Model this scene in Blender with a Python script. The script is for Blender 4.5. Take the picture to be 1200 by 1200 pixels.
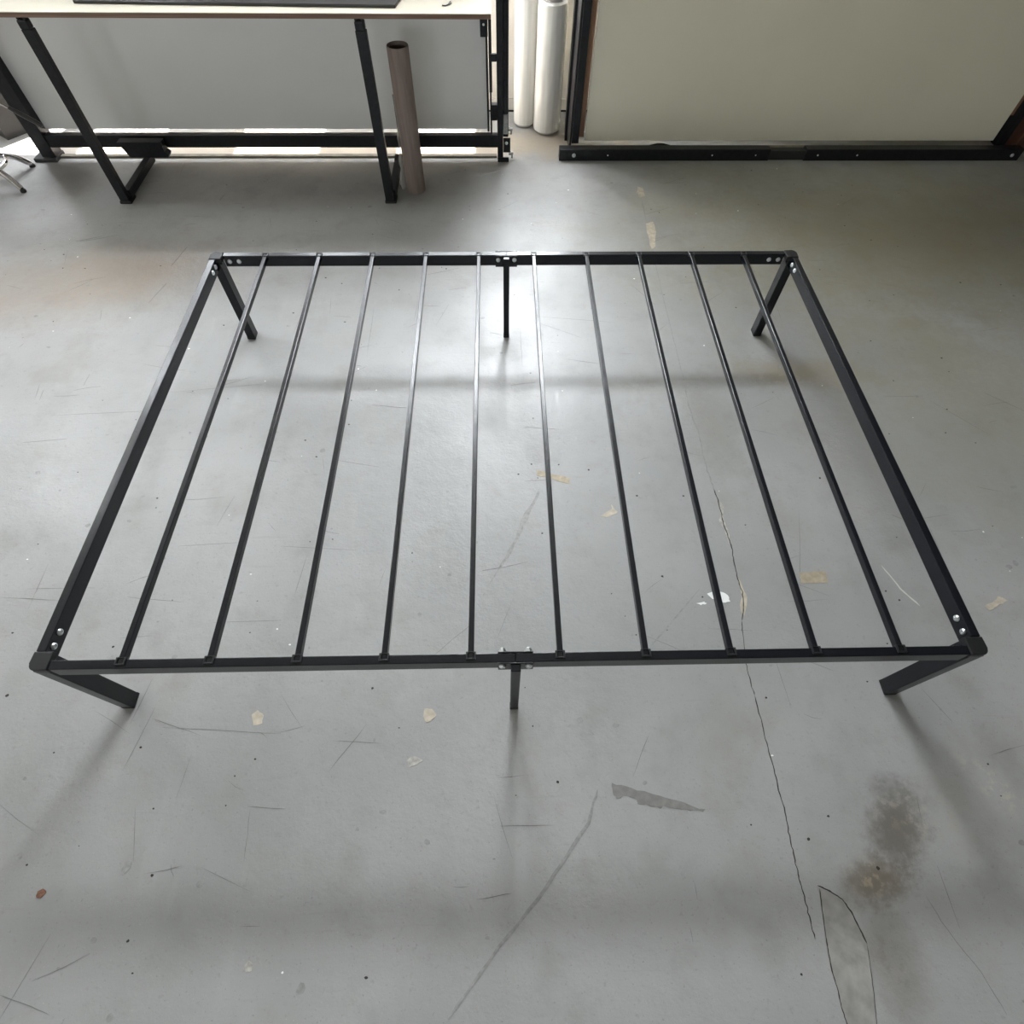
import bpy, bmesh, math, random
from mathutils import Vector, Matrix

for o in list(bpy.data.objects):
    bpy.data.objects.remove(o, do_unlink=True)
scene = bpy.context.scene
COL = scene.collection
PI = math.pi

# ------------------------------------------------------------------ camera
cam_d = bpy.data.cameras.new('camera')
cam_d.sensor_width = 36.0
cam_d.lens = 36.0 * 656.09 / 1200.0
cam_d.clip_start = 0.02
cam = bpy.data.objects.new('camera', cam_d)
COL.objects.link(cam)
_r = Vector((0.99977109, -0.01945996, 0.00889277))
_u = Vector((0.01175341, 0.84683082, 0.53173247))
_b = Vector((-0.01787817, -0.53150623, 0.84686569))
cam.matrix_world = Matrix(((_r.x, _u.x, _b.x, -0.02536),
                           (_r.y, _u.y, _b.y, -0.35962),
                           (_r.z, _u.z, _b.z, 1.51222),
                           (0, 0, 0, 1)))
scene.camera = cam

# ------------------------------------------------------------------ world, sun, exposure
world = bpy.data.worlds.new('sky')
scene.world = world
world.use_nodes = True
wn = world.node_tree
bg = wn.nodes['Background']
bg.inputs[0].default_value = (0.905, 0.95, 1.0, 1)      # bright even overcast daylight
bg.inputs[1].default_value = 11.0

sun_d = bpy.data.lights.new('sun', 'SUN')
sun_d.energy = 34.0
sun_d.color = (1.0, 0.93, 0.86)
sun_d.angle = math.radians(0.6)
sun = bpy.data.objects.new('sun', sun_d)
COL.objects.link(sun)
sun.rotation_euler = (math.radians(-16.0), 0, 0)       # 74 degrees high, behind the back wall
sun.location = (0, 8, 20)

vs = scene.view_settings
vs.view_transform = 'Standard'
vs.look = 'None'
vs.exposure = 3.22
vs.gamma = 1.0
vs.use_curve_mapping = False

# room
RX0, RX1, RY0, RY1, RZ = -3.7, 4.2, -4.2, 3.33, 3.7
BT = 0.1                                                # wall thickness
# x0, x1, sill, head; low windows with dimming glass behind the boards, clear ones above and in the gap
LOW_WIN = [(-2.90, -2.38, .58, 2.05), (-2.27, -1.81, .58, 2.05), (-1.45, -.95, .58, 2.05), (-.59, -.12, .58, 2.05)]
CLEAR_WIN = [(.00, .38, .95, 1.85), (-.92, -.14, 2.32, 3.18), (-.09, .60, 2.32, 3.18), (-3.40, -2.85, 2.40, 2.90)]
BACK_WIN = LOW_WIN + CLEAR_WIN
LEFT_WIN = [(2.25, 2.85, 2.2, 2.85)]
FILL_WIN = [(-2.8, -1.6, .8, 2.2), (-1.3, -.1, .8, 2.2)]  # unseen fill windows, added behind the camera to brighten the boards


def portal(name, loc, rot, sx, sy):
    d = bpy.data.lights.new(name, 'AREA')
    d.shape = 'RECTANGLE'
    d.size, d.size_y = sx, sy
    d.cycles.is_portal = True
    o = bpy.data.objects.new(name, d)
    COL.objects.link(o)
    o.location, o.rotation_euler = loc, rot


for a, b, c, d in BACK_WIN:
    portal('daylight_portal', ((a + b) / 2, RY1 + BT + .01, (c + d) / 2), (-PI / 2, 0, 0), b - a, d - c)
for a, b, c, d in FILL_WIN:
    portal('daylight_portal', ((a + b) / 2, RY0 - BT - .01, (c + d) / 2), (PI / 2, 0, 0), b - a, d - c)
for a, b, c, d in LEFT_WIN:
    portal('daylight_portal', (RX0 - BT - .01, (a + b) / 2, (c + d) / 2), (0, -PI / 2, 0), d - c, b - a)


# ------------------------------------------------------------------ materials
def mat(name, col, rough=.5, metal=0., spec=.5, noise=0., nscale=20., bump=0., bscale=200.):
    m = bpy.data.materials.new(name)
    m.use_nodes = True
    nt = m.node_tree
    p = nt.nodes['Principled BSDF']
    p.inputs['Base Color'].default_value = (*col, 1)
    p.inputs['Roughness'].default_value = rough
    p.inputs['Metallic'].default_value = metal
    p.inputs['Specular IOR Level'].default_value = spec
    tc = nt.nodes.new('ShaderNodeTexCoord')
    if noise:
        n = nt.nodes.new('ShaderNodeTexNoise')
        n.inputs['Scale'].default_value = nscale
        n.inputs['Detail'].default_value = 5
        nt.links.new(tc.outputs['Object'], n.inputs['Vector'])
        r = nt.nodes.new('ShaderNodeMapRange')
        r.inputs[1].default_value, r.inputs[2].default_value = .3, .7
        r.inputs[3].default_value, r.inputs[4].default_value = 1 - noise, 1 + noise
        nt.links.new(n.outputs['Fac'], r.inputs[0])
        v = nt.nodes.new('ShaderNodeVectorMath')
        v.operation = 'SCALE'
        v.inputs[0].default_value = col
        nt.links.new(r.outputs[0], v.inputs['Scale'])
        nt.links.new(v.outputs[0], p.inputs['Base Color'])
    if bump:
        n = nt.nodes.new('ShaderNodeTexNoise')
        n.inputs['Scale'].default_value = bscale
        nt.links.new(tc.outputs['Object'], n.inputs['Vector'])
        b = nt.nodes.new('ShaderNodeBump')
        b.inputs['Strength'].default_value = bump
        b.inputs['Distance'].default_value = .002
        nt.links.new(n.outputs['Fac'], b.inputs['Height'])
        nt.links.new(b.outputs[0], p.inputs['Normal'])
    return m


def streak_mat(name, c1, c2, scale, rough=.6, spec=.4):
    m = mat(name, c1, rough, spec=spec)
    nt = m.node_tree
    p = nt.nodes['Principled BSDF']
    tc = nt.nodes['Texture Coordinate']
    mp = nt.nodes.new('ShaderNodeMapping')
    mp.inputs['Scale'].default_value = scale
    nt.links.new(tc.outputs['Object'], mp.inputs[0])
    n = nt.nodes.new('ShaderNodeTexNoise')
    n.inputs['Scale'].default_value = 1
    n.inputs['Detail'].default_value = 6
    nt.links.new(mp.outputs[0], n.inputs['Vector'])
    mx = nt.nodes.new('ShaderNodeMix')
    mx.data_type = 'RGBA'
    mx.inputs['A'].default_value = (*c1, 1)
    mx.inputs['B'].default_value = (*c2, 1)
    r = nt.nodes.new('ShaderNodeMapRange')
    r.inputs[1].default_value, r.inputs[2].default_value = .35, .65
    nt.links.new(n.outputs['Fac'], r.inputs[0])
    nt.links.new(r.outputs[0], mx.inputs['Factor'])
    nt.links.new(mx.outputs['Result'], p.inputs['Base Color'])
    return m


M = {}
M['black'] = mat('black_powder_coat', (.005, .0058, .0085), .25, spec=.36, bump=.05, bscale=900)
M['black_rough'] = mat('worn_black_paint', (.008, .0085, .011), .45, spec=.35, noise=.4, nscale=60)
M['plastic'] = mat('black_plastic', (.008, .008, .009), .5, spec=.35, bump=.08, bscale=700)
M['zinc'] = mat('zinc_bolt', (.72, .74, .76), .28, metal=1)
M['chrome'] = mat('chrome', (.62, .60, .60), .14, metal=1)
M['galv'] = mat('galvanised_steel', (.42, .41, .40), .45, metal=.6, noise=.2, nscale=90)
M['panel_white'] = mat('white_board_face', (.76, .76, .735), .42, noise=.025, nscale=3)
M['panel_cream'] = mat('cream_board_face', (.84, .80, .655), .42, noise=.03, nscale=2.5)
M['laminate'] = mat('cream_laminate', (.60, .56, .47), .3, noise=.04, nscale=4)
M['ply'] = streak_mat('plywood_edge', (.26, .165, .12), (.17, .10, .075), (3, 60, 160))
M['wood'] = streak_mat('wood_edge', (.36, .20, .12), (.24, .13, .08), (30, 30, 2))
M['redwood'] = streak_mat('red_brown_wood', (.13, .055, .035), (.08, .032, .022), (40, 8, 3))
M['card'] = streak_mat('cardboard', (.30, .235, .205), (.23, .18, .16), (60, 60, 5), rough=.7)
M['card_in'] = mat('cardboard_inside', (.10, .085, .075), .85)
M['film'] = streak_mat('stretch_film', (.78, .76, .71), (.64, .62, .58), (45, 45, 1.5), rough=.13, spec=.8)
M['sill'] = mat('dusty_sill_strip', (.17, .155, .125), .85, spec=.15, noise=.15, nscale=30)
M['core'] = mat('paper_core', (.40, .37, .34), .7)
M['grey_dark'] = mat('dark_grey_plastic', (.028, .027, .027), .55, spec=.3)
M['dark_vinyl'] = mat('dark_vinyl', (.02, .018, .018), .4)
M['wall'] = mat('painted_wall', (.55, .51, .455), .75, noise=.04, nscale=3)
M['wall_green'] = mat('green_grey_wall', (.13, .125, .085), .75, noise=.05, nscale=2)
M['ceil'] = mat('ceiling_paint', (.17, .165, .13), .85)
M['base'] = mat('baseboard_paint', (.50, .46, .42), .5, noise=.1, nscale=10)
M['winframe'] = mat('window_frame_paint', (.55, .55, .53), .4)
M['crackm'] = mat('crack_dark', (.035, .03, .026), .9)
M['scratch'] = mat('scratch_grey', (.15, .148, .14), .7)
M['scuffm'] = mat('scuff_grey', (.235, .235, .228), .55, noise=.2, nscale=90)
M['pale'] = mat('pale_scratch', (.55, .54, .50), .6)
M['concrete'] = mat('bare_concrete', (.255, .245, .232), .85, noise=.22, nscale=28, bump=.4, bscale=60)
M['chip_beige'] = mat('chipped_beige', (.44, .385, .31), .8, noise=.2, nscale=45)
M['chip_grey'] = mat('chipped_grey', (.36, .34, .31), .8, noise=.35, nscale=80)
M['tape'] = mat('worn_tape', (.33, .275, .20), .7, noise=.2, nscale=60)
M['white_paint'] = mat('white_paint_spot', (.75, .76, .75), .6)
M['rust'] = mat('rust_spot', (.16, .075, .045), .8, noise=.4, nscale=200)
M['streakm'] = mat('brown_grey_smear', (.185, .18, .17), .6, noise=.15, nscale=60)


def glass_mat(name, t):
    m = bpy.data.materials.new(name)
    m.use_nodes = True
    nt = m.node_tree
    nt.nodes.clear()
    out = nt.nodes.new('ShaderNodeOutputMaterial')
    mix = nt.nodes.new('ShaderNodeMixShader')
    tr = nt.nodes.new('ShaderNodeBsdfTransparent')
    tr.inputs[0].default_value = (t, t, t, 1)
    gl = nt.nodes.new('ShaderNodeBsdfGlossy')
    gl.inputs['Roughness'].default_value = .02
    mix.inputs[0].default_value = .06
    nt.links.new(tr.outputs[0], mix.inputs[1])
    nt.links.new(gl.outputs[0], mix.inputs[2])
    nt.links.new(mix.outputs[0], out.inputs[0])
    return m


M['glass'] = glass_mat('window_glass', .94)
M['dusty'] = glass_mat('dusty_window_glass', .46)  # grey tint added to weaken daylight through the low windows
M['dusty_front'] = glass_mat('dirty_window_glass', .28)  # grey tint that weakens the added fill windows


def film_clear():
    m = bpy.data.materials.new('clear_film')
    m.use_nodes = True
    nt = m.node_tree
    p = nt.nodes['Principled BSDF']
    p.inputs['Base Color'].default_value = (.7, .69, .66, 1)
    p.inputs['Roughness'].default_value = .2
    p.inputs['Alpha'].default_value = .45
    return m


M['clear'] = film_clear()


def floor_mat():
    m = bpy.data.materials.new('grey_painted_concrete')
    m.use_nodes = True
    nt = m.node_tree
    L = nt.links
    N = nt.nodes
    p = N['Principled BSDF']
    tc = N.new('ShaderNodeTexCoord')
    vec = tc.outputs['Object']

    def noise(scale, detail=6, rough=.55, scl=None):
        n = N.new('ShaderNodeTexNoise')
        n.inputs['Scale'].default_value = scale
        n.inputs['Detail'].default_value = detail
        n.inputs['Roughness'].default_value = rough
        if scl:
            mp = N.new('ShaderNodeMapping')
            mp.inputs['Scale'].default_value = scl
            L.new(vec, mp.inputs[0])
            L.new(mp.outputs[0], n.inputs['Vector'])
        else:
            L.new(vec, n.inputs['Vector'])
        return n.outputs['Fac']

    def rng(src, a, b, c, d):
        r = N.new('ShaderNodeMapRange')
        r.interpolation_type = 'SMOOTHSTEP'
        r.inputs[1].default_value, r.inputs[2].default_value = a, b
        r.inputs[3].default_value, r.inputs[4].default_value = c, d
        L.new(src, r.inputs[0])
        return r.outputs[0]

    def math_(op, a, b):
        n = N.new('ShaderNodeMath')
        n.operation = op
        for i, s in enumerate((a, b)):
            if isinstance(s, (int, float)):
                n.inputs[i].default_value = s
            else:
                L.new(s, n.inputs[i])
        return n.outputs[0]

    def mix(fac, a, b):
        n = N.new('ShaderNodeMix')
        n.data_type = 'RGBA'
        L.new(fac, n.inputs['Factor'])
        for k, s in (('A', a), ('B', b)):
            if isinstance(s, tuple):
                n.inputs[k].default_value = (*s, 1)
            else:
                L.new(s, n.inputs[k])
        return n.outputs['Result']

    big = noise(1.1, 4)
    mid = noise(7, 7, .6)
    fine = noise(60, 5, .6)
    wisp = noise(1, 6, .6, (14, 2.2, 1))
    col = mix(rng(big, .35, .65, 0, 1), (.262, .261, .258), (.315, .313, .309))
    col = mix(rng(mid, .48, .75, 0, .55), col, (.222, .220, .206))
    col = mix(rng(noise(2.6, 8, .68), .52, .72, 0, .5), col, (.245, .235, .21))
    col = mix(rng(wisp, .55, .8, 0, .30), col, (.34, .345, .335))
    col = mix(rng(fine, .58, .76, 0, .5), col, (.20, .195, .18))
    col = mix(rng(noise(1, 7, .65, (3, 60, 1)), .60, .76, 0, .35), col, (.21, .205, .195))
    col = mix(rng(noise(150, 3, .6), .62, .74, 0, .55), col, (.15, .145, .135))
    col = mix(rng(noise(260, 2, .6), .64, .74, 0, .4), col, (.42, .42, .41))
    # stain marks, plus olive shade painted at the right: cx, cy, rx, ry, rot, colour, strength, edge softness, grain
    warp = noise(5, 6, .65)
    grain = noise(38, 6, .7)
    stains_and_shade = [
        (.90, -.31, .13, .075, .9, (.105, .090, .072), .80, .75, 0),
        (.81, -.405, .10, .055, .3, (.135, .105, .075), .75, .8, 0),
        (.90, -.215, .045, .035, .2, (.13, .125, .115), .7, .7, .6),
        (1.17, -.22, .10, .055, -.9, (.42, .385, .31), .75, .8, 1),
        (.98, -.28, .16, .08, -.2, (.33, .29, .22), .5, .9, 1),
        (.80, -.40, .06, .05, .2, (.38, .32, .22), .6, .9, 1),
        (.80, -.56, .07, .12, .1, (.14, .12, .10), .6, .8, .3),
        (1.09, 1.20, .34, .10, 0, (.20, .165, .115), .75, .9, .2),
        (1.05, 1.17, .22, .05, 0, (.42, .34, .24), .5, .9, 1),
        (.46, 1.13, .18, .05, 0, (.19, .18, .15), .6, .9, .6),
        (1.55, 1.35, .40, .28, .1, (.18, .165, .125), .55, .9, .4),
        (1.75, 1.15, .25, .18, .2, (.37, .31, .23), .45, .9, 1),
        (.72, .95, .10, .30, 0, (.20, .19, .165), .55, .9, .2),
        (-1.75, 1.80, .60, .32, .2, (.27, .205, .15), .70, .95, .2),
        (-1.72, 1.70, .42, .12, .3, (.36, .25, .17), .45, .95, 1),
        (-2.1, 1.55, .40, .10, .1, (.24, .20, .165), .45, .95, .7),
        (.72, 2.35, .16, .14, .0, (.36, .35, .32), .5, .7, 0),
        (-1.0, 2.93, 1.8, .18, 0, (.38, .31, .235), .8, .6, .1),
        (.15, 2.98, .35, .22, 0, (.37, .31, .235), .6, .9, .1),
        (1.9, 2.1, 1.5, .8, 0, (.25, .225, .150), .75, .95, 0),  # olive shade in front of the board, painted into the floor colour
        (1.9, 1.0, .9, .6, 0, (.25, .235, .185), .5, .95, 0),  # dimmer right side of the room, painted into the floor colour
    ]
    for cx, cy, rx, ry, rot, c, st, soft, gr in stains_and_shade:
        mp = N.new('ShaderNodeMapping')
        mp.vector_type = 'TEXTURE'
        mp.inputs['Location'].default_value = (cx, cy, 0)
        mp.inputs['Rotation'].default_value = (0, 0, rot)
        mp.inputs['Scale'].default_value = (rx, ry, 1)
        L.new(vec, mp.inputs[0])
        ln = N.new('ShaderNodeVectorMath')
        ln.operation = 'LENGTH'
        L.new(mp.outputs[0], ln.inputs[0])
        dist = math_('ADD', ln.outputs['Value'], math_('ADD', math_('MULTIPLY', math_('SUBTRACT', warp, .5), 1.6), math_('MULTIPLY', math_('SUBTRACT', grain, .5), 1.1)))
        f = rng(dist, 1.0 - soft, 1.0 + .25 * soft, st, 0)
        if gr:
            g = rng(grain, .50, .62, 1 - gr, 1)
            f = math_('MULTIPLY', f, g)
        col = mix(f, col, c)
    L.new(col, p.inputs['Base Color'])
    rough = rng(noise(3.5, 6, .6), .3, .7, .38, .54)
    L.new(rough, p.inputs['Roughness'])
    p.inputs['Specular IOR Level'].default_value = .5
    b = N.new('ShaderNodeBump')
    b.inputs['Strength'].default_value = .42
    b.inputs['Distance'].default_value = .004
    hsum = math_('ADD', math_('MULTIPLY', noise(24, 5, .6), 1.0), math_('MULTIPLY', noise(130, 3), .25))
    L.new(hsum, b.inputs['Height'])
    L.new(b.outputs[0], p.inputs['Normal'])
    return m


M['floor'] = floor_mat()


# ------------------------------------------------------------------ mesh helpers
def new_bm():
    return bmesh.new()


def add_box(bm, x0, x1, y0, y1, z0, z1, bev=0., seg=2):
    vs_ = [bm.verts.new(v) for v in ((x0, y0, z0), (x1, y0, z0), (x1, y1, z0), (x0, y1, z0),
                                     (x0, y0, z1), (x1, y0, z1), (x1, y1, z1), (x0, y1, z1))]
    fs = [bm.faces.new([vs_[i] for i in q]) for q in
          ((0, 3, 2, 1), (4, 5, 6, 7), (0, 1, 5, 4), (1, 2, 6, 5), (2, 3, 7, 6), (3, 0, 4, 7))]
    if bev:
        es = list({e for f in fs for e in f.edges})
        bmesh.ops.bevel(bm, geom=es, offset=bev, segments=seg, affect='EDGES', profile=.5)
    return bm


def add_cyl(bm, p0, p1, r0, r1=None, n=16, cap=True):
    r1 = r0 if r1 is None else r1
    p0, p1 = Vector(p0), Vector(p1)
    d = (p1 - p0).normalized()
    a = d.orthogonal().normalized()
    b = d.cross(a)
    ra, rb = [], []
    for i in range(n):
        t = 2 * PI * i / n
        o = a * math.cos(t) + b * math.sin(t)
        ra.append(bm.verts.new(p0 + o * r0))
        rb.append(bm.verts.new(p1 + o * r1))
    for i in range(n):
        bm.faces.new((ra[i], ra[(i + 1) % n], rb[(i + 1) % n], rb[i]))
    if cap:
        bm.faces.new(ra[::-1])
        bm.faces.new(rb)
    return bm


def add_lathe(bm, prof, n=32, close=False):
    """prof: list of (r, z); revolve about z."""
    rings = []
    for r, z in prof:
        if r < 1e-6:
            rings.append([bm.verts.new((0, 0, z))])
        else:
            rings.append([bm.verts.new((r * math.cos(2 * PI * i / n), r * math.sin(2 * PI * i / n), z)) for i in range(n)])
    pairs = list(zip(rings[:-1], rings[1:]))
    if close:
        pairs.append((rings[-1], rings[0]))
    for A, B in pairs:
        for i in range(n):
            j = (i + 1) % n
            q = []
            for v in (A[i % len(A)], A[j % len(A)], B[j % len(B)], B[i % len(B)]):
                if v not in q:
                    q.append(v)
            if len(q) > 2:
                try:
                    bm.faces.new(q)
                except ValueError:
                    pass
    return bm


def add_tube(bm, pts, r, n=10, cap=True):
    pts = [Vector(q) for q in pts]
    rr = r if isinstance(r, (list, tuple)) else [r] * len(pts)
    rings = []
    prev = None
    for i, q in enumerate(pts):
        t = (pts[min(i + 1, len(pts) - 1)] - pts[max(i - 1, 0)]).normalized()
        if prev is None:
            a = t.orthogonal().normalized()
        else:
            a = (prev - t * prev.dot(t)).normalized()
        prev = a
        b = t.cross(a)
        rings.append([bm.verts.new(q + (a * math.cos(2 * PI * k / n) + b * math.sin(2 * PI * k / n)) * rr[i]) for k in range(n)])
    for A, B in zip(rings[:-1], rings[1:]):
        for k in range(n):
            bm.faces.new((A[k], A[(k + 1) % n], B[(k + 1) % n], B[k]))
    if cap:
        bm.faces.new(rings[0][::-1])
        bm.faces.new(rings[-1])
    return bm


def add_prism(bm, poly, z0, z1):
    lo = [bm.verts.new((x, y, z0)) for x, y in poly]
    hi = [bm.verts.new((x, y, z1)) for x, y in poly]
    n = len(poly)
    for i in range(n):
        bm.faces.new((lo[i], lo[(i + 1) % n], hi[(i + 1) % n], hi[i]))
    bm.faces.new(hi)
    bm.faces.new(lo[::-1])
    return bm


def add_ribbon(bm, pts, widths, z0, z1):
    """thin strip following pts in the floor plane with its own little height."""
    L_, R_ = [], []
    n = len(pts)
    for i, (x, y) in enumerate(pts):
        a = pts[max(i - 1, 0)]
        b = pts[min(i + 1, n - 1)]
        tx, ty = b[0] - a[0], b[1] - a[1]
        l = math.hypot(tx, ty) or 1
        nx, ny = -ty / l, tx / l
        w = widths[i] / 2
        L_.append((x + nx * w, y + ny * w))
        R_.append((x - nx * w, y - ny * w))
    add_prism(bm, R_ + L_[::-1], z0, z1)


WL = {}                                                 # world origin of every object built


def link(name, data, loc=(0, 0, 0), parent=None, material=None):
    o = bpy.data.objects.new(name, data)
    COL.objects.link(o)
    loc = Vector(loc)
    if parent is not None:
        o.parent = parent
        o.location = loc - WL[parent.name]
    else:
        o.location = loc
    WL[o.name] = loc
    if material is not None and data is not None and not data.materials:
        data.materials.append(material)
    return o


def mesh(name, bm, material, loc=(0, 0, 0), parent=None, smooth=True, rot=None):
    """bm is in coordinates relative to loc."""
    bmesh.ops.recalc_face_normals(bm, faces=bm.faces)
    me = bpy.data.meshes.new(name)
    bm.to_mesh(me)
    bm.free()
    if smooth:
        for p in me.polygons:
            p.use_smooth = True
        try:
            me.set_sharp_from_angle(angle=math.radians(40))
        except Exception:
            pass
    o = link(name, me, loc, parent, material)
    if rot:
        o.rotation_euler = rot
    return o


def box(name, x0, x1, y0, y1, z0, z1, material, parent=None, bev=.0015, seg=2):
    c = Vector(((x0 + x1) / 2, (y0 + y1) / 2, z0))
    bm = add_box(new_bm(), x0 - c.x, x1 - c.x, y0 - c.y, y1 - c.y, 0, z1 - z0, bev, seg)
    return mesh(name, bm, material, c, parent, smooth=False)


def thing(name, loc, label, cat, group=None):
    o = link(name, None, loc)
    o.empty_display_size = .05
    return tag(o, label, cat, group)


def tag(o, label, cat, group=None):
    o['label'] = label
    o['category'] = cat
    if group:
        o['group'] = group
    return o


def struct(o):
    o['kind'] = 'structure'
    return o


# ------------------------------------------------------------------ room shell
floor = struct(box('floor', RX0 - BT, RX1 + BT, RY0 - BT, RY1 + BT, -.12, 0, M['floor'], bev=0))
floor.location.z = 0
for v in floor.data.vertices:
    v.co.z -= .12
    v.co.x += (RX0 + RX1) / 2
    v.co.y += (RY0 + RY1) / 2
floor.location = (0, 0, 0)
WL[floor.name] = Vector((0, 0, 0))
floor['label'] = 'worn grey painted concrete floor with cracks and scuffs'


def wall_with_holes(name, axis, pos, thick, a0, a1, z1, holes, material):
    """axis 'y': wall in the xz plane from y=pos to pos+thick; axis 'x': wall in the yz plane."""
    bm = new_bm()
    cuts = sorted({a0, a1, *[h[0] for h in holes], *[h[1] for h in holes]})
    for s, e in zip(cuts[:-1], cuts[1:]):
        hs = [h for h in holes if h[0] <= s + 1e-6 and h[1] >= e - 1e-6]
        hs.sort(key=lambda h: h[2])
        lev = [0] + [z for h in hs for z in (h[2], h[3])] + [z1]
        spans = list(zip(lev[0::2], lev[1::2]))
        for z0_, z1_ in spans:
            if axis == 'y':
                add_box(bm, s, e, pos, pos + thick, z0_, z1_)
            else:
                add_box(bm, pos, pos + thick, s, e, z0_, z1_)
    return struct(mesh(name, bm, material, smooth=False))


wall_with_holes('wall_back', 'y', RY1, BT, RX0, RX1, RZ, BACK_WIN, M['wall'])
wall_with_holes('wall_left', 'x', RX0 - BT, BT, RY0 - BT, RY1 + BT, RZ, LEFT_WIN, M['wall'])
struct(box('wall_right', RX1, RX1 + BT, RY0 - BT, RY1 + BT, 0, RZ, M['wall_green'], bev=0))
wall_with_holes('wall_front', 'y', RY0 - BT, BT, RX0, RX1, RZ, FILL_WIN, M['wall_green'])
struct(box('ceiling', RX0 - BT, RX1 + BT, RY0 - BT, RY1 + BT, RZ, RZ + .12, M['ceil'], bev=0))
bb = struct(box('baseboard_back', RX0, RX1, RY1 - .014, RY1, .012, .066, M['base'], bev=.002))
box('shadow_gap', RX0, RX1, RY1 - .006, RY1, 0, .012, M['crackm'], bb, bev=0)

k = 0
for a, b, c, d in BACK_WIN:
    k += 1
    y0, y1 = RY1 + .03, RY1 + .07
    bm = new_bm()
    w = .03
    for q in ((a, a + w, c, d), (b - w, b, c, d), (a + w, b - w, c, c + w), (a + w, b - w, d - w, d)):
        add_box(bm, q[0], q[1], y0, y1, q[2], q[3])
    win = struct(mesh('window_%d' % k, bm, M['winframe'], smooth=False))
    box('pane', a + w, b - w, RY1 + .048, RY1 + .053, c + w, d - w, M['dusty' if (a, b, c, d) in LOW_WIN else 'glass'], win, bev=0)
    if (a, b, c, d) in CLEAR_WIN:                       # unseen blocker added to keep sun out of the clear windows
        box('awning', a - .04, b + .04, RY1 + BT, RY1 + BT + (d - c) / 3.4, d + .02, d + .05, M['galv'], win, bev=0)
for a, b, c, d in FILL_WIN:  # frames and panes of the added fill windows
    k += 1
    bm = new_bm()
    w = .04
    for q in ((a, a + w, c, d), (b - w, b, c, d), (a + w, b - w, c, c + w), (a + w, b - w, d - w, d)):
        add_box(bm, q[0], q[1], RY0 - .07, RY0 - .03, q[2], q[3])
    win = struct(mesh('window_%d' % k, bm, M['winframe'], smooth=False))
    box('pane', a + w, b - w, RY0 - .053, RY0 - .048, c + w, d - w, M['dusty_front'], win, bev=0)
for a, b, c, d in LEFT_WIN:
    k += 1
    x0, x1 = RX0 - .07, RX0 - .03
    bm = new_bm()
    w = .04
    for q in ((a, a + w, c, d), (b - w, b, c, d), (a + w, b - w, c, c + w), (a + w, b - w, d - w, d),
              ((a + b) / 2 - w / 2, (a + b) / 2 + w / 2, c + w, d - w)):
        add_box(bm, x0, x1, q[0], q[1], q[2], q[3])
    win = struct(mesh('window_%d' % k, bm, M['winframe'], smooth=False))
    mid_ = (a + b) / 2
    box('pane', RX0 - .053, RX0 - .048, a + w, mid_ - w / 2, c + w, d - w, M['glass'], win, bev=0)
    box('pane', RX0 - .053, RX0 - .048, mid_ + w / 2, b - w, c + w, d - w, M['glass'], win, bev=0)

# ------------------------------------------------------------------ bolts
def bolt_mesh():
    """dome head along +z with a hex socket, radius 7.5 mm."""
    bm = new_bm()
    add_lathe(bm, [(.0076, 0), (.0076, .0012), (.0070, .0030), (.0052, .0044), (.0034, .0048),
                   (.0032, .0026), (0, .0024)], 16)
    bmesh.ops.recalc_face_normals(bm, faces=bm.faces)
    me = bpy.data.meshes.new('bolt')
    bm.to_mesh(me)
    bm.free()
    for p in me.polygons:
        p.use_smooth = True
    me.set_sharp_from_angle(angle=math.radians(50))
    me.materials.append(M['zinc'])
    return me


def nut_mesh():
    bm = new_bm()
    add_cyl(bm, (0, 0, 0), (0, 0, .006), .0085, n=6)
    add_lathe(bm, [(.0062, .006), (.0058, .009), (.004, .0118), (0, .013)], 12)
    bmesh.ops.recalc_face_normals(bm, faces=bm.faces)
    me = bpy.data.meshes.new('cap_nut')
    bm.to_mesh(me)
    bm.free()
    me.materials.append(M['zinc'])
    return me


BOLT, NUT = bolt_mesh(), nut_mesh()
DIRS = {'+x': (0, PI / 2, 0), '-x': (0, -PI / 2, 0), '+y': (-PI / 2, 0, 0), '-y': (PI / 2, 0, 0), '+z': (0, 0, 0)}


def bolt(loc, d, parent, me=None, s=1.):
    o = link('bolt' if me is None else 'cap_nut', me or BOLT, loc, parent)
    o.rotation_euler = DIRS[d]
    o.scale = (s, s, s)
    return o


# ------------------------------------------------------------------ bed frame
BW, BD, BH = 2.03, 1.444, .3435
X0, X1 = -BW / 2, BW / 2
RW, RH = .020, .040
bed = thing('bed_frame', (0, BD / 2, 0),
            'black metal platform bed frame with ten slats standing on grey floor', 'bed frame')
CAPL = .040
rails = {}
for key, x0, x1, y0, y1 in (('nl', X0 + CAPL, -.0004, 0, RW), ('nr', .0004, X1 - CAPL, 0, RW),
                            ('fl', X0 + CAPL, -.0004, BD - RW, BD), ('fr', .0004, X1 - CAPL, BD - RW, BD),
                            ('l', X0, X0 + RW, CAPL, BD - CAPL), ('r', X1 - RW, X1, CAPL, BD - CAPL)):
    rails[key] = box('side_rail' if key in 'lr' else 'long_rail', x0, x1, y0, y1, BH - RH, BH, M['black'], bed, bev=.0016, seg=2)
for key, xs in (('l', X0 + RW), ('r', X1 - RW)):
    for yy in (.056, .088, BD - .058, BD - .090):
        bolt((xs, yy, BH - .016), '+x' if key == 'l' else '-x', rails[key])
for key, s in (('l', -1), ('r', 1)):
    for q in (.058, .090):
        x = s * (BW / 2 - q)
        bolt((x, BD - RW, BH - .020), '-y', rails['f' + key])
        bolt((x, RW, BH - .020), '+y', rails['n' + key])


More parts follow.
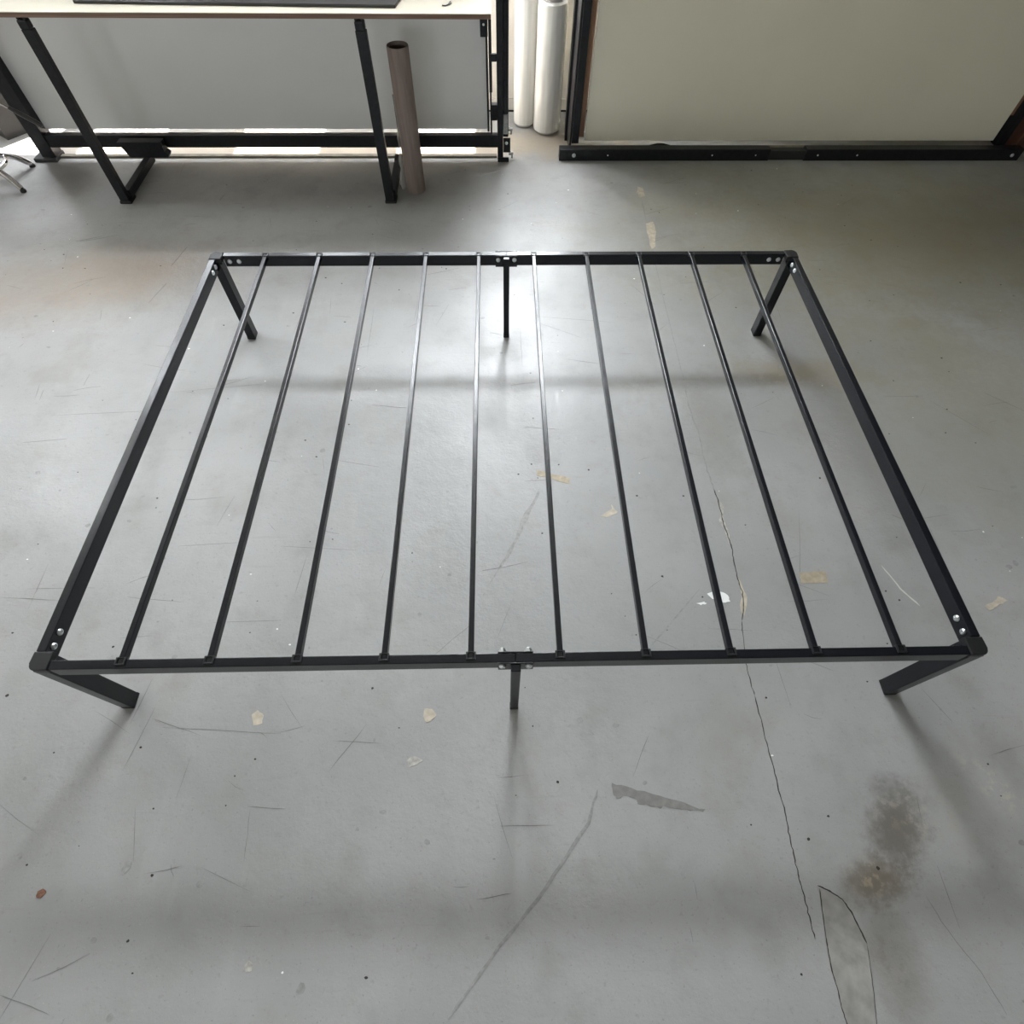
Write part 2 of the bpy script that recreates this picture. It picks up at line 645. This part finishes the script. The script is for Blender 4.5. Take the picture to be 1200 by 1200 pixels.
def cap_bm(sx, sy):
    """square corner cover with its outer corner rounded; origin at the outer corner."""
    a, r = CAPL, .014
    poly = [(a, 0), (a, a), (0, a)]
    for i in range(9):
        t = PI + (PI / 2) * i / 8
        poly.append((r + r * math.cos(t), r + r * math.sin(t)))
    bm = new_bm()
    add_prism(bm, [(sx * p[0], sy * p[1]) for p in poly], -.0135, .0022)
    top = [e for e in bm.edges if all(v.co.z > 0 for v in e.verts)]
    bmesh.ops.bevel(bm, geom=top, offset=.0022, segments=2, affect='EDGES', profile=.5)
    return bm


for sx, cx in ((1, X0), (-1, X1)):
    for sy, cy in ((1, 0), (-1, BD)):
        mesh('corner_cap', cap_bm(sx, sy), M['plastic'], (cx - sx * .0012, cy - sy * .0012, BH), bed, smooth=False)
        lx0, lx1 = sorted((cx, cx + sx * .030))
        ly0, ly1 = sorted((cy + sy * .0005, cy + sy * .0395))
        leg = box('leg', lx0, lx1, ly0, ly1, .004, BH - .0137, M['black'], bed, bev=.002)
        box('foot_cap', lx0 - .0004, lx1 + .0004, ly0 - .0004, ly1 + .0004, 0, .012, M['plastic'], leg, bev=.002)

SL_X = (-.829, -.645, -.4615, -.2785, -.095, .095, .2785, .4615, .645, .829)
slat_me = None
clip_me = None
for x in SL_X:
    if slat_me is None:
        bm = add_box(new_bm(), -.0062, .0062, .010, BD - .010, -.016, .0012, .0016, 2)
        s = mesh('slat', bm, M['black'], (x, 0, BH), bed, smooth=False)
        slat_me = s.data
        # open clip that holds the slat end on the rail
        bm = new_bm()
        add_box(bm, -.0105, -.0066, -.007, .010, -.006, .0030, .0008)
        add_box(bm, .0066, .0105, -.007, .010, -.006, .0030, .0008)
        add_box(bm, -.0066, .0066, -.007, -.0035, -.006, .0030, .0008)
        add_box(bm, -.0066, .0066, .0085, .0100, .0013, .0030)
        c = mesh('slat_clip', bm, M['plastic'], (x, .0135, BH), s, smooth=False)
        clip_me = c.data
    else:
        s = link('slat', slat_me, (x, 0, BH), bed)
        c = link('slat_clip', clip_me, (x, .0135, BH), s)
    c2 = link('slat_clip', clip_me, (x, BD - .0135, BH), s)
    c2.rotation_euler = (0, 0, PI)

for near in (True, False):
    yc = RW / 2 if near else BD - RW / 2
    face = -1
    yo = yc - RW / 2                                    # face turned to the viewer
    yi = yc + RW / 2
    leg = box('support_leg', -.0105, .0105, yo - .019, yo + .0 - .003, .004, BH - .004, M['black'], bed, bev=.0015)
    box('foot_cap', -.0112, .0112, yo - .0196, yo - .0024, 0, .012, M['plastic'], leg, bev=.0015)
    pl = box('bracket_plate', -.038, .038, yo - .003, yo - .0002, BH - .0435, BH - .001, M['black'], leg, bev=.0008)
    pb = box('bracket_plate', -.038, .038, yi + .0002, yi + .003, BH - .0435, BH + .0015, M['black'], leg, bev=.0008)
    for xx in (-.028, .028):
        bolt((xx, yo - .003, BH - .016), '-y', pl)
        bolt((xx, yi + .003, BH - .010), '+y', pb, NUT)

# ------------------------------------------------------------------ left bench frame with white board
fr = thing('steel_panel_frame', (-1.15, 2.82, 0),
           'black steel frame holding a white board behind the work table', 'frame')
box('panel', -2.315, -.076, 2.822, 2.840, .128, 1.02, M['panel_white'], fr, bev=.001)
box('panel_edge', -.0755, -.066, 2.815, 2.842, .120, 1.02, M['black_rough'], fr, bev=.001)
box('bottom_rail', -2.30, -.025, 2.775, 2.812, .062, .118, M['black_rough'], fr, bev=.002)
box('top_rail', -2.30, -.025, 2.785, 2.845, 1.021, 1.07, M['black_rough'], fr, bev=.002)
po = box('post', -2.372, -2.302, 2.770, 2.842, .018, 1.10, M['black_rough'], fr, bev=.003)
box('foot_plate', -2.415, -2.300, 2.755, 2.850, 0, .018, M['grey_dark'], po, bev=.003)
box('floor_strip', -2.30, -.030, 2.800, 2.826, .0, .010, M['sill'], fr, bev=.001)
po = box('post', -.026, .003, 2.765, 2.815, 0, 1.10, M['black_rough'], fr, bev=.003)
box('post', .0035, .030, 2.800, 2.845, .10, 1.10, M['black_rough'], fr, bev=.003)
pf = box('post_foot', -.026, .032, 2.758, 2.764, 0, .022, M['black_rough'], po, bev=.001)
fg = box('flange', .004, .040, 2.772, 2.779, .040, .108, M['black_rough'], po, bev=.001)
bolt((.020, 2.772, .085), '-y', fg)
box('spacer_plate', .004, .026, 2.790, 2.800, .118, .205, M['galv'], po, bev=.001)
box('thin_bar', -.062, -.048, 2.790, 2.805, .30, 1.02, M['black_rough'], fr, bev=.001)
box('thin_bar', -.060, -.052, 2.795, 2.806, .118, .30, M['black_rough'], fr, bev=.001)
box('link_tab', -.0545, -.0255, 2.780, 2.795, .425, .455, M['black_rough'], fr, bev=.003)
box('link_tab', -.0545, -.0255, 2.812, 2.842, .17, .24, M['black_rough'], fr, bev=.003)
hb = box('hinge_bracket', -.098, -.064, 2.786, 2.814, .515, .60, M['black_rough'], fr, bev=.002)
bolt((-.082, 2.786, .56), '-y', hb, s=.7)
for zz, xx, yy in ((.112, .040, 2.86), (.030, .044, 2.79)):
    lf = new_bm()
    add_cyl(lf, (-.012, 0, 0), (.0, 0, 0), .012, n=6)
    add_cyl(lf, (0, 0, 0), (.012, 0, 0), .007, n=10)
    add_cyl(lf, (.006, 0, -.024), (.006, 0, .0), .005, n=8)
    mesh('levelling_bolt', lf, M['galv'], (xx, yy, zz), fr)

# ------------------------------------------------------------------ work table on the left
tb = thing('work_table', (-1.18, 2.5, 0), 'cream topped work table with plywood edge and thin black legs', 'table')
tt = box('tabletop', -2.36, -.045, 2.372, 2.750, .7155, .7175, M['laminate'], tb, bev=.0006)
box('plywood_core', -2.36, -.045, 2.372, 2.750, .7005, .7153, M['ply'], tt, bev=.0008)
for x in (-1.82, -.550):
    lg = box('leg', x - .021, x + .021, 2.372, 2.400, .0, .664, M['black_rough'], tb, bev=.002)
    hg = box('leg_hinge', x - .019, x + .019, 2.368, 2.402, .664, .694, M['black_rough'], lg, bev=.006, seg=3)
    for sx in (-1, 1):
        add = box('hinge_pin', x + sx * .012 - .005, x + sx * .012 + .005, 2.376, 2.396, .694, .7003, M['black_rough'], hg, bev=.001)
    fo = box('foot_rail', x - .003, x + .029, 2.401, 2.750, .012, .046, M['black_rough'], lg, bev=.002)
    box('foot_glide', x - .024, x + .030, 2.366, 2.430, 0, .012, M['plastic'], lg, bev=.002)
bl = new_bm()
poly = [(-.115, .0), (-.085, -.070), (.105, -.070), (.112, -.058), (.098, -.045), (.100, 0)]
for s in (0,):
    add_prism(bl, [(p[0], p[1]) for p in poly], -.022, .022)
pad = mesh('clamp_block', bl, M['black_rough'], (-1.80, 2.728, .118), tb, smooth=False, rot=(PI / 2, 0, 0))

# dark folder and hook lying on the tabletop
fb = new_bm()
add_prism(fb, [(-.62, .006), (.61, -.028), (.64, .19), (-.60, .19)], 0, .010)
bmesh.ops.bevel(fb, geom=[e for e in fb.edges], offset=.0015, segments=1, affect='EDGES')
tag(mesh('dark_sheet', fb, M['dark_vinyl'], (-1.02, 2.452, .7178)),
    'dark thin board lying flat on the cream table top', 'board')
hk = new_bm()
add_tube(hk, [(-.018, -.012, 0), (-.006, -.016, 0), (.004, -.006, .0), (.008, .012, 0), (.012, .030, 0)], .0022, 8)
add_tube(hk, [(-.006, -.0150, .0005), (.010, -.004, .0005), (.016, .010, .0005)], .0016, 8)
tag(mesh('small_hook', hk, M['dark_vinyl'], (-.215, 2.462, .7198)),
    'small dark bent wire hook at the bright end of the table top', 'hook')

# ------------------------------------------------------------------ cardboard tube
tu = thing('cardboard_tube', (-.432, 2.487, 0), 'brown hollow cardboard tube standing upright beside the table leg', 'tube')
mesh('tube_wall', add_lathe(new_bm(), [(.0445, .002), (.045, .01), (.045, .578), (.0440, .584), (.0395, .584), (.039, .575), (.039, .002)], 40, close=True),
     M['card'], (-.432, 2.487, 0), tu)
mesh('tube_lining', add_lathe(new_bm(), [(.0388, .004), (.0388, .572), (.0380, .572), (.0380, .004)], 32, close=True), M['card_in'], (-.432, 2.487, 0), tu)
fm = new_bm()
random.seed(5)
rows = []
for i in range(19):
    z = .012 + .40 * i / 18
    w = .030 * max(0.12, 1 - i / 15) * (.7 + .6 * random.random())
    a = rows.append([fm.verts.new((-.0452, -.004, z)), fm.verts.new((-.0455 - w * .6, -.012 - .006 * random.random(), z)),
                     fm.verts.new((-.0455 - w, -.008 + .012 * random.random(), z + .006 * random.random()))])
for A, B in zip(rows[:-1], rows[1:]):
    for j in range(2):
        fm.faces.new((A[j], A[j + 1], B[j + 1], B[j]))
fl_ = mesh('torn_film', fm, M['clear'], (-.432, 2.487, 0), tu)
sol = fl_.modifiers.new('thickness', 'SOLIDIFY')
sol.thickness = .0012

# ------------------------------------------------------------------ stretch film rolls
for (x, y, r, h, lab) in ((.247, 3.104, .073, .560, 'shorter white roll of stretch film standing in front, its core showing'),
                          (.126, 3.178, .060, .640, 'taller slim white roll of stretch film standing behind by the wall')):
    t = thing('stretch_film_roll', (x, y, 0), lab, 'film roll', 'stretch film rolls by the back wall')
    mesh('film', add_lathe(new_bm(), [(.045, .010), (r - .010, .010), (r - .002, .014), (r, .03), (r + .0006, h * .3), (r - .0006, h * .55), (r, h - .03), (r - .003, h - .006), (r - .012, h), (.045, h)], 48, close=True),
         M['film'], (x, y, 0), t)
    cr = .052 if r > .07 else .042
    mesh('core', add_lathe(new_bm(), [(cr - .006, 0), (cr, 0), (cr, h + .055), (cr - .006, h + .055)], 40, close=True), M['core'], (x, y, 0), t)

# ------------------------------------------------------------------ right frame with cream board
bf = thing('steel_board_frame', (1.53, 2.85, 0), 'large cream board in a black steel frame standing on a low rail', 'frame')
BZ = 1.95
box('board', .434, 2.630, 2.872, 2.890, .052, BZ, M['panel_cream'], bf, bev=.001)
box('wood_edge', .405, .430, 2.892, 2.915, .060, BZ, M['wood'], bf, bev=.001)
box('wood_edge', 2.632, 2.650, 2.875, 2.915, .17, BZ, M['wood'], bf, bev=.001)
box('post', .362, .398, 2.832, 2.872, .056, BZ + .03, M['black_rough'], bf, bev=.002)
box('post', 2.652, 2.700, 2.860, 2.915, .028, BZ + .03, M['black_rough'], bf, bev=.002)
box('top_rail', .399, 2.651, 2.892, 2.930, BZ - .02, BZ + .03, M['black_rough'], bf, bev=.002)
box('brace_strip', .352, .3605, 2.845, 2.98, .010, .95, M['grey_dark'], bf, bev=.001)
st = new_bm()
add_prism(st, [(0, 0), (.035, 0), (.055, .32), (.055, .95), (.0, .95), (.0, .32)], -.01, .01)
mesh('side_strut', st, M['black_rough'], (.350, 2.985, .0), bf, smooth=False, rot=(PI / 2, 0, PI / 2))
sp = box('sill_plate', .405, 2.52, 2.822, 2.871, .0, .030, M['sill'], bf, bev=.001)
box('corner_bracket', 2.52, 2.70, 2.822, 2.859, .0, .034, M['black_rough'], bf, bev=.001)
for xx in (.45, .47):
    bolt((xx, 2.845, .030), '+z', sp, s=.5)
r1 = box('floor_rail', .296, 1.405, 2.768, 2.818, 0, .055, M['black_rough'], bf, bev=.003)
r2 = box('rail_sleeve', 1.40, 1.60, 2.774, 2.814, .002, .046, M['grey_dark'], bf, bev=.002)
r3 = box('floor_rail', 1.592, 2.748, 2.768, 2.818, 0, .055, M['black_rough'], bf, bev=.003)
bolt((.372, 2.768, .028), '-y', r1, s=1.3)
for xx in (.55, 1.10, 1.33):
    bolt((xx, 2.7685, .028), '-y', r1, s=.5).data = BOLT
for xx in (1.66, 1.87):
    bolt((xx, 2.7685, .028), '-y', r3, s=.6)
bolt((2.70, 2.768, .028), '-y', r3, s=1.2)
pb_ = new_bm()
add_lathe(pb_, [(.07, 0), (.055, .010), (.02, .016), (0, .017)], 24)
mesh('rail_stop', pb_, M['plastic'], (.83, 2.834, .0305), r1).scale = (1, .2, 1.6)

# wooden cabinet beyond the right post
wc = thing('wooden_cabinet', (3.0, 3.05, 0), 'red brown wooden cabinet at the right edge beyond the cream board', 'cabinet')
box('side_panel', 2.76, 2.785, 2.86, 3.30, 0, .95, M['redwood'], wc)
box('side_panel', 3.40, 3.425, 2.86, 3.30, 0, .95, M['redwood'], wc)
box('back_panel', 2.785, 3.40, 3.28, 3.30, .0, .95, M['redwood'], wc)
box('top_board', 2.75, 3.435, 2.85, 3.305, .95, .975, M['redwood'], wc)
for x0, x1 in ((2.787, 3.091), (3.094, 3.398)):
    d_ = box('cabinet_door', x0, x1, 2.86, 2.878, .06, .945, M['redwood'], wc)
    kb = new_bm()
    add_lathe(kb, [(.006, 0), (.006, .012), (.013, .018), (.012, .026), (0, .029)], 16)
    mesh('knob', kb, M['zinc'], (x1 - .03 if x0 < 3 else x0 + .03, 2.86, .55), d_, rot=(PI / 2, 0, 0))
box('plinth', 2.786, 3.399, 2.88, 2.90, 0, .058, M['redwood'], wc)

# ------------------------------------------------------------------ swivel stool at the left edge
SX, SY = -2.545, 2.555
sto = thing('swivel_stool', (SX, SY, 0), 'chrome swivel stool with ring and curved feet at the left edge', 'stool')
for i in range(5):
    a = math.radians(-22 + 72 * i)
    pts = []
    for j in range(9):
        t = j / 8
        rr = .03 + .178 * t
        z = .105 - .088 * t ** 2.6 - .003 * t
        pts.append((rr * math.cos(a), rr * math.sin(a), z))
    lg = mesh('leg', add_tube(new_bm(), pts, [.0135] * 8 + [.012], 12), M['chrome'], (SX, SY, 0), sto)
    ft = new_bm()
    add_lathe(ft, [(.013, 0), (.014, .004), (.012, .012), (0, .014)], 16)
    mesh('foot', ft, M['grey_dark'], (SX + .209 * math.cos(a), SY + .209 * math.sin(a), 0), lg)
rb = new_bm()
n1, n2 = 40, 10
ring = []
for i in range(n1):
    a = 2 * PI * i / n1
    ring.append([rb.verts.new(((.122 + .009 * math.cos(2 * PI * j / n2)) * math.cos(a), (.122 + .009 * math.cos(2 * PI * j / n2)) * math.sin(a), .085 + .009 * math.sin(2 * PI * j / n2))) for j in range(n2)])
for i in range(n1):
    for j in range(n2):
        rb.faces.new((ring[i][j], ring[(i + 1) % n1][j], ring[(i + 1) % n1][(j + 1) % n2], ring[i][(j + 1) % n2]))
mesh('foot_ring', rb, M['chrome'], (SX, SY, 0), sto)
mesh('column', add_lathe(new_bm(), [(0, .09), (.03, .09), (.03, .28), (.022, .285), (.022, .45), (0, .45)], 24), M['chrome'], (SX, SY, 0), sto)
mesh('seat', add_lathe(new_bm(), [(0, .45), (.10, .45), (.155, .462), (.165, .485), (.155, .512), (.10, .522), (0, .525)], 40), M['dark_vinyl'], (SX, SY, 0), sto)
lv = mesh('lever', add_tube(new_bm(), [(.02, 0, .430), (.12, 0, .420), (.25, -.01, .388), (.34, -.015, .335)], .0065, 10), M['chrome'], (SX, SY, 0), sto)
mesh('lever_grip', add_tube(new_bm(), [(.34, -.015, .335), (.39, -.02, .304), (.445, -.025, .268)], [.0085, .0105, .0095], 12), M['dark_vinyl'], (SX, SY, 0), lv)

# dark crate standing behind the stool
cr_ = thing('storage_crate', (-2.68, 3.17, 0), 'dark grey plastic crate standing behind the chrome stool', 'crate')
bm = new_bm()
add_box(bm, -.13, .13, -.13, .13, 0, .016)
for q in ((-.13, .13, -.13, -.118), (-.13, .13, .118, .13), (-.13, -.118, -.118, .118), (.118, .13, -.118, .118)):
    add_box(bm, *q, .016, .26)
mesh('crate_body', bm, M['grey_dark'], (-2.68, 3.17, 0), cr_, smooth=False)
bm = new_bm()
for q in ((-.140, .140, -.140, -.1305), (-.140, .140, .1305, .140), (-.140, -.1305, -.1305, .1305), (.1305, .140, -.1305, .1305)):
    add_box(bm, *q, .235, .265)
mesh('crate_rim', bm, M['grey_dark'], (-2.68, 3.17, 0), cr_, smooth=False)
cr_.rotation_euler = (0, 0, math.radians(52))

# ------------------------------------------------------------------ wear on the floor: cracks, chips, scratches
random.seed(11)


def decal(name, poly, material, h=.0008, label=None):
    cx = sum(p[0] for p in poly) / len(poly)
    cy = sum(p[1] for p in poly) / len(poly)
    bm = add_prism(new_bm(), [(x - cx, y - cy) for x, y in poly], 0, h)
    bmesh.ops.triangulate(bm, faces=[f for f in bm.faces if len(f.verts) > 4])
    o = mesh(name, bm, material, (cx, cy, .0002), floor, smooth=False)
    if label:
        o['label'] = label
    return o


def rough_poly(pts, amp, sub=3):
    out = []
    n = len(pts)
    for i in range(n):
        a, b = pts[i], pts[(i + 1) % n]
        for s in range(sub):
            t = s / sub
            k_ = amp if s else amp * .3
            out.append((a[0] + (b[0] - a[0]) * t + random.uniform(-k_, k_), a[1] + (b[1] - a[1]) * t + random.uniform(-k_, k_)))
    return out


def crack(name, pts, w, material, h=.0007, jit=.0014, sub=5):
    path = []
    for a, b in zip(pts[:-1], pts[1:]):
        for s in range(sub):
            t = s / sub
            path.append((a[0] + (b[0] - a[0]) * t + random.uniform(-jit, jit), a[1] + (b[1] - a[1]) * t + random.uniform(-jit, jit) * .5))
    path.append(pts[-1])
    bm = new_bm()
    ws = [w * random.uniform(.65, 1.25) for _ in path]
    ws[0] = ws[-1] = w * .2
    # quads so that long ribbons stay clean
    Lr = []
    for i, (x, y) in enumerate(path):
        a = path[max(i - 1, 0)]
        b = path[min(i + 1, len(path) - 1)]
        l = math.hypot(b[0] - a[0], b[1] - a[1]) or 1
        nx, ny = -(b[1] - a[1]) / l, (b[0] - a[0]) / l
        Lr.append((bm.verts.new((x + nx * ws[i] / 2, y + ny * ws[i] / 2, h)), bm.verts.new((x, y, h + .0002)), bm.verts.new((x - nx * ws[i] / 2, y - ny * ws[i] / 2, h))))
    for A, B in zip(Lr[:-1], Lr[1:]):
        bm.faces.new((A[0], A[1], B[1], B[0]))
        bm.faces.new((A[1], A[2], B[2], B[1]))
    return mesh(name, bm, material, (0, 0, 0), floor, smooth=False)


crackA = [(0.661, 1.145), (0.657, 1.049), (0.66, 0.972), (0.669, 0.913), (0.664, 0.82), (0.665, 0.745), (0.672, 0.667), (0.676, 0.617), (0.675, 0.58), (0.674, 0.532), (0.678, 0.486), (0.68, 0.441), (0.674, 0.397), (0.674, 0.344), (0.678, 0.303), (0.67, 0.253), (0.655, 0.214)]
crackB = [(0.655, 0.214), (0.647, 0.167), (0.637, 0.094), (0.637, 0.042), (0.639, 0.005), (0.641, -0.07), (0.64, -0.124), (0.642, -0.176), (0.642, -0.221), (0.644, -0.269), (0.641, -0.31), (0.64, -0.346), (0.639, -0.38), (0.639, -0.408), (0.641, -0.441), (0.64, -0.47), (0.641, -0.512)]
crackC = [(0.68, 2.39), (0.676, 2.192), (0.671, 2.002), (0.665, 1.697), (0.663, 1.454), (0.664, 1.282), (0.662, 1.145)]
crack('floor_crack', crackA, .0045, M['scuffm'])
crack('floor_crack', crackA[6:], .0030, M['crackm'], h=.0012)
crack('floor_crack', crackB[:5], .0022, M['crackm'])
crack('floor_crack', crackB[4:], .0026, M['crackm'])
crack('floor_crack', crackC, .0035, M['scuffm'])
chips = [
    ([(0.676, 0.617), (0.684, 0.614), (0.688, 0.592), (0.678, 0.566), (0.68, 0.532), (0.683, 0.507), (0.681, 0.463), (0.675, 0.463), (0.673, 0.498), (0.667, 0.527), (0.662, 0.55), (0.675, 0.583)], 'chip_grey', .0012),
    ([(0.676, 0.349), (0.682, 0.328), (0.684, 0.302), (0.688, 0.287), (0.677, 0.252), (0.666, 0.228), (0.659, 0.238), (0.661, 0.263), (0.673, 0.287), (0.675, 0.313)], 'chip_beige', .0012),
    ([(0.284, 0.57), (0.313, 0.587), (0.327, 0.597), (0.327, 0.613), (0.335, 0.597), (0.344, 0.585), (0.333, 0.575), (0.311, 0.565)], 'chip_beige', .002),
    ([(1.376, 0.247), (1.404, 0.259), (1.427, 0.276), (1.439, 0.273), (1.452, 0.263), (1.419, 0.252), (1.394, 0.237), (1.379, 0.236)], 'chip_beige', .003),
    ([(-0.233, -0.013), (-0.214, -0.014), (-0.201, -0.03), (-0.215, -0.045), (-0.226, -0.048), (-0.235, -0.033)], 'chip_beige', .0012),
    ([(-0.269, -0.138), (-0.252, -0.127), (-0.229, -0.139), (-0.25, -0.149), (-0.263, -0.153)], 'chip_grey', .002),
    ([(-0.679, -0.022), (-0.666, -0.009), (-0.648, -0.022), (-0.648, -0.043), (-0.669, -0.047)], 'chip_beige', .002),
    ([(-0.579, -0.531), (-0.572, -0.523), (-0.562, -0.528), (-0.562, -0.54), (-0.573, -0.542)], 'chip_grey', .001),
    ([(-0.897, -0.357), (-0.893, -0.34), (-0.879, -0.338), (-0.877, -0.351), (-0.885, -0.363)], 'scuffm', .001),
    ([(0.676, 2.515), (0.701, 2.506), (0.704, 2.436), (0.675, 2.413), (0.664, 2.459)], 'chip_beige', .004),
    ([(0.672, 2.192), (0.706, 2.206), (0.71, 2.122), (0.689, 2.015), (0.669, 1.989), (0.667, 2.102)], 'chip_beige', .004),
]
for pts, mk, amp in chips:
    decal('paint_chip', rough_poly(pts, amp), M[mk])
bigchip = [(0.675, -0.416), (0.701, -0.428), (0.723, -0.445), (0.735, -0.467), (0.746, -0.501), (0.751, -0.525), (0.741, -0.572), (0.734, -0.608), (0.722, -0.651), (0.715, -.70), (.69, -.74), (.672, -.71), (0.665, -0.65), (0.661, -0.623), (0.662, -0.595), (0.659, -0.565), (0.661, -0.529), (0.664, -0.508), (0.671, -0.459), (0.676, -0.432)]
decal('paint_chip', rough_poly(bigchip, .001, 2), M['concrete'], .0006, 'large bare concrete patch where the paint has come off')
crack('chip_edge', [(0.676, -0.415), (0.701, -0.426), (0.724, -0.442), (0.736, -0.465), (0.746, -0.499), (0.751, -0.522)], .0030, M['crackm'], .0012, .0006)
crack('chip_edge', [(0.751, -0.522), (0.742, -0.572), (0.735, -0.608), (0.722, -0.66)], .0012, M['crackm'], .0012, .0006)
crack('chip_edge', [(0.679, -0.421), (0.673, -0.459), (0.666, -0.508), (0.663, -0.529), (0.66, -0.565), (0.663, -0.597), (0.661, -0.623), (0.664, -0.65), (.672, -.71)], .0022, M['crackm'], .0012, .0006)
tape1 = [(0.092, 0.755), (0.115, 0.75), (0.138, 0.739), (0.18, 0.728), (0.202, 0.721), (0.197, 0.696), (0.164, 0.706), (0.133, 0.721), (0.094, 0.731)]
decal('tape_scrap', rough_poly(tape1, .0015), M['tape'])
decal('tape_scrap', rough_poly([(0.867, 0.364), (0.943, 0.365), (0.938, 0.327), (0.859, 0.329)], .002, 6), M['tape'])
decal('paint_spot', rough_poly([(0.573, 0.299), (0.612, 0.304), (0.633, 0.293), (0.635, 0.273), (0.61, 0.271), (0.584, 0.282)], .003), M['white_paint'])
decal('paint_spot', rough_poly([(0.535, 0.269), (0.559, 0.274), (0.565, 0.268), (0.547, 0.263)], .0015), M['white_paint'])
streak = [(0.236, -0.198), (0.269, -0.206), (0.304, -0.216), (0.339, -0.225), (0.377, -0.236), (0.414, -0.248), (0.454, -0.259), (0.447, -0.264), (0.417, -0.262), (0.388, -0.256), (0.353, -0.25), (0.347, -0.255), (0.312, -0.246), (0.294, -0.245), (0.292, -0.236), (0.272, -0.227), (0.242, -0.231), (0.236, -0.219)]
decal('smear', rough_poly(streak, .003), M['streakm'], .0005)
scuff = [(0.092, 0.671), (0.099, 0.666), (0.083, 0.621), (0.06, 0.573), (0.038, 0.518), (0.011, 0.466), (-0.023, 0.4), (-0.055, 0.352), (-0.083, 0.298), (-0.079, 0.311), (-0.042, 0.379), (-0.016, 0.429), (0.018, 0.496), (0.033, 0.557), (0.054, 0.597)]
decal('smear', rough_poly(scuff, .004), M['scuffm'], .0005)
decal('rust_spot', rough_poly([(-1.068, -.392), (-1.055, -.387), (-1.047, -.395), (-1.055, -.405), (-1.066, -.402)], .002), M['rust'])

lines = [[(-1.618, 1.015), (-1.176, 1.039)], [(-0.9, -0.047), (-0.593, -0.069)], [(-0.929, -0.026), (-0.797, -0.069)], [(-0.642, -0.232), (-0.549, -0.239)], [(-0.633, -0.236), (-0.623, -0.348)], [(-0.46, -0.088), (-0.341, -0.096)], [(-0.041, -0.284), (0.09, -0.285)], [(-0.789, -0.345), (-0.774, -0.374)], [(-0.089, -0.426), (-0.013, -0.416)], [(-1.069, -0.568), (-1.01, -0.584), (-0.954, -0.602)], [(-1.476, 0.319), (-1.296, 0.306)], [(-1.41, 0.345), (-1.214, 0.345)], [(-1.11, 0.314), (-0.943, 0.295)], [(-1.091, 0.191), (-1.004, 0.197)], [(0.13, 1.531), (0.44, 1.492)], [(0.128, 1.494), (0.31, 1.396)], [(-0.537, 1.294), (-0.544, 1.595)], [(-0.576, 1.216), (-0.532, 1.252)], [(-1.082, 1.142), (-0.94, 1.206)], [(-1.231, 1.122), (-0.899, 1.162)], [(0.865, -0.287), (0.895, -0.366)], [(0.914, -0.44), (0.936, -0.502), (0.977, -0.575), (0.998, -0.643)], [(0.928, 0.583), (0.853, 0.31)], [(-0.236, 0.112), (-0.098, 0.232)], [(-0.46, -0.161), (-0.379, -0.048)], [(0.343, -0.086), (0.29, -0.184)], [(-0.63, 0.306), (-0.617, 0.445)], [(0.058, 1.485), (0.058, 1.241)], [(1.553, 1.05), (1.697, 0.886)], [(-0.701, 0.476), (-0.464, 0.458)], [(-1.012, 0.481), (-0.833, 0.49)], [(-0.844, 0.232), (-0.653, 0.236)]]
for l in lines:
    crack('floor_scratch', l, .0013, M['scratch'], .0006, .0015, 4)
for l, w in (([(0.199, -0.211), (0.171, -0.283), (0.064, -0.407), (-0.042, -0.511), (-0.147, -0.626)], .007), ([(0.554, 0.315), (0.376, 0.137)], .004)):
    crack('floor_scratch', l, w, M['scuffm'], .0005, .002)
crack('floor_scratch', [(1.122, 0.382), (1.149, 0.306), (1.185, 0.251)], .0045, M['pale'], .0006, .001)

# countless tiny specks and short scuffs: one part each
for nm, mk, cnt, seed in (('dark_specks', 'crackm', 230, 3), ('pale_specks', 'white_paint', 60, 4), ('grey_spots', 'scuffm', 150, 8), ('fine_scratches', 'scratch', 230, 21)):
    random.seed(seed)
    bm = new_bm()
    for _ in range(cnt):
        x, y = random.uniform(-2.2, 2.2), random.uniform(-.75, 2.7)
        if nm == 'fine_scratches':
            a = random.gauss(0, .35) + (PI / 2 if random.random() < .3 else 0)
            l = random.uniform(.02, .16)
            add_ribbon(bm, [(x, y), (x + l * .5 * math.cos(a), y + l * .5 * math.sin(a) + random.uniform(-.004, .004)), (x + l * math.cos(a), y + l * math.sin(a))], [.0002, .0011, .0002], .0002, .0006)
        else:
            r = {'dark_specks': random.uniform(.0015, .0045), 'pale_specks': random.uniform(.0015, .0040), 'grey_spots': random.uniform(.003, .011)}[nm]
            n = 7
            ph = random.uniform(0, 6)
            sq = random.uniform(.5, 1)
            add_prism(bm, [(x + r * math.cos(ph + 2 * PI * i / n) * random.uniform(.7, 1.2), y + sq * r * math.sin(ph + 2 * PI * i / n) * random.uniform(.7, 1.2)) for i in range(n)], .0002, .0006)
    o = mesh(nm, bm, M[mk], (0, 0, 0), floor, smooth=False)
    o['kind'] = 'stuff'
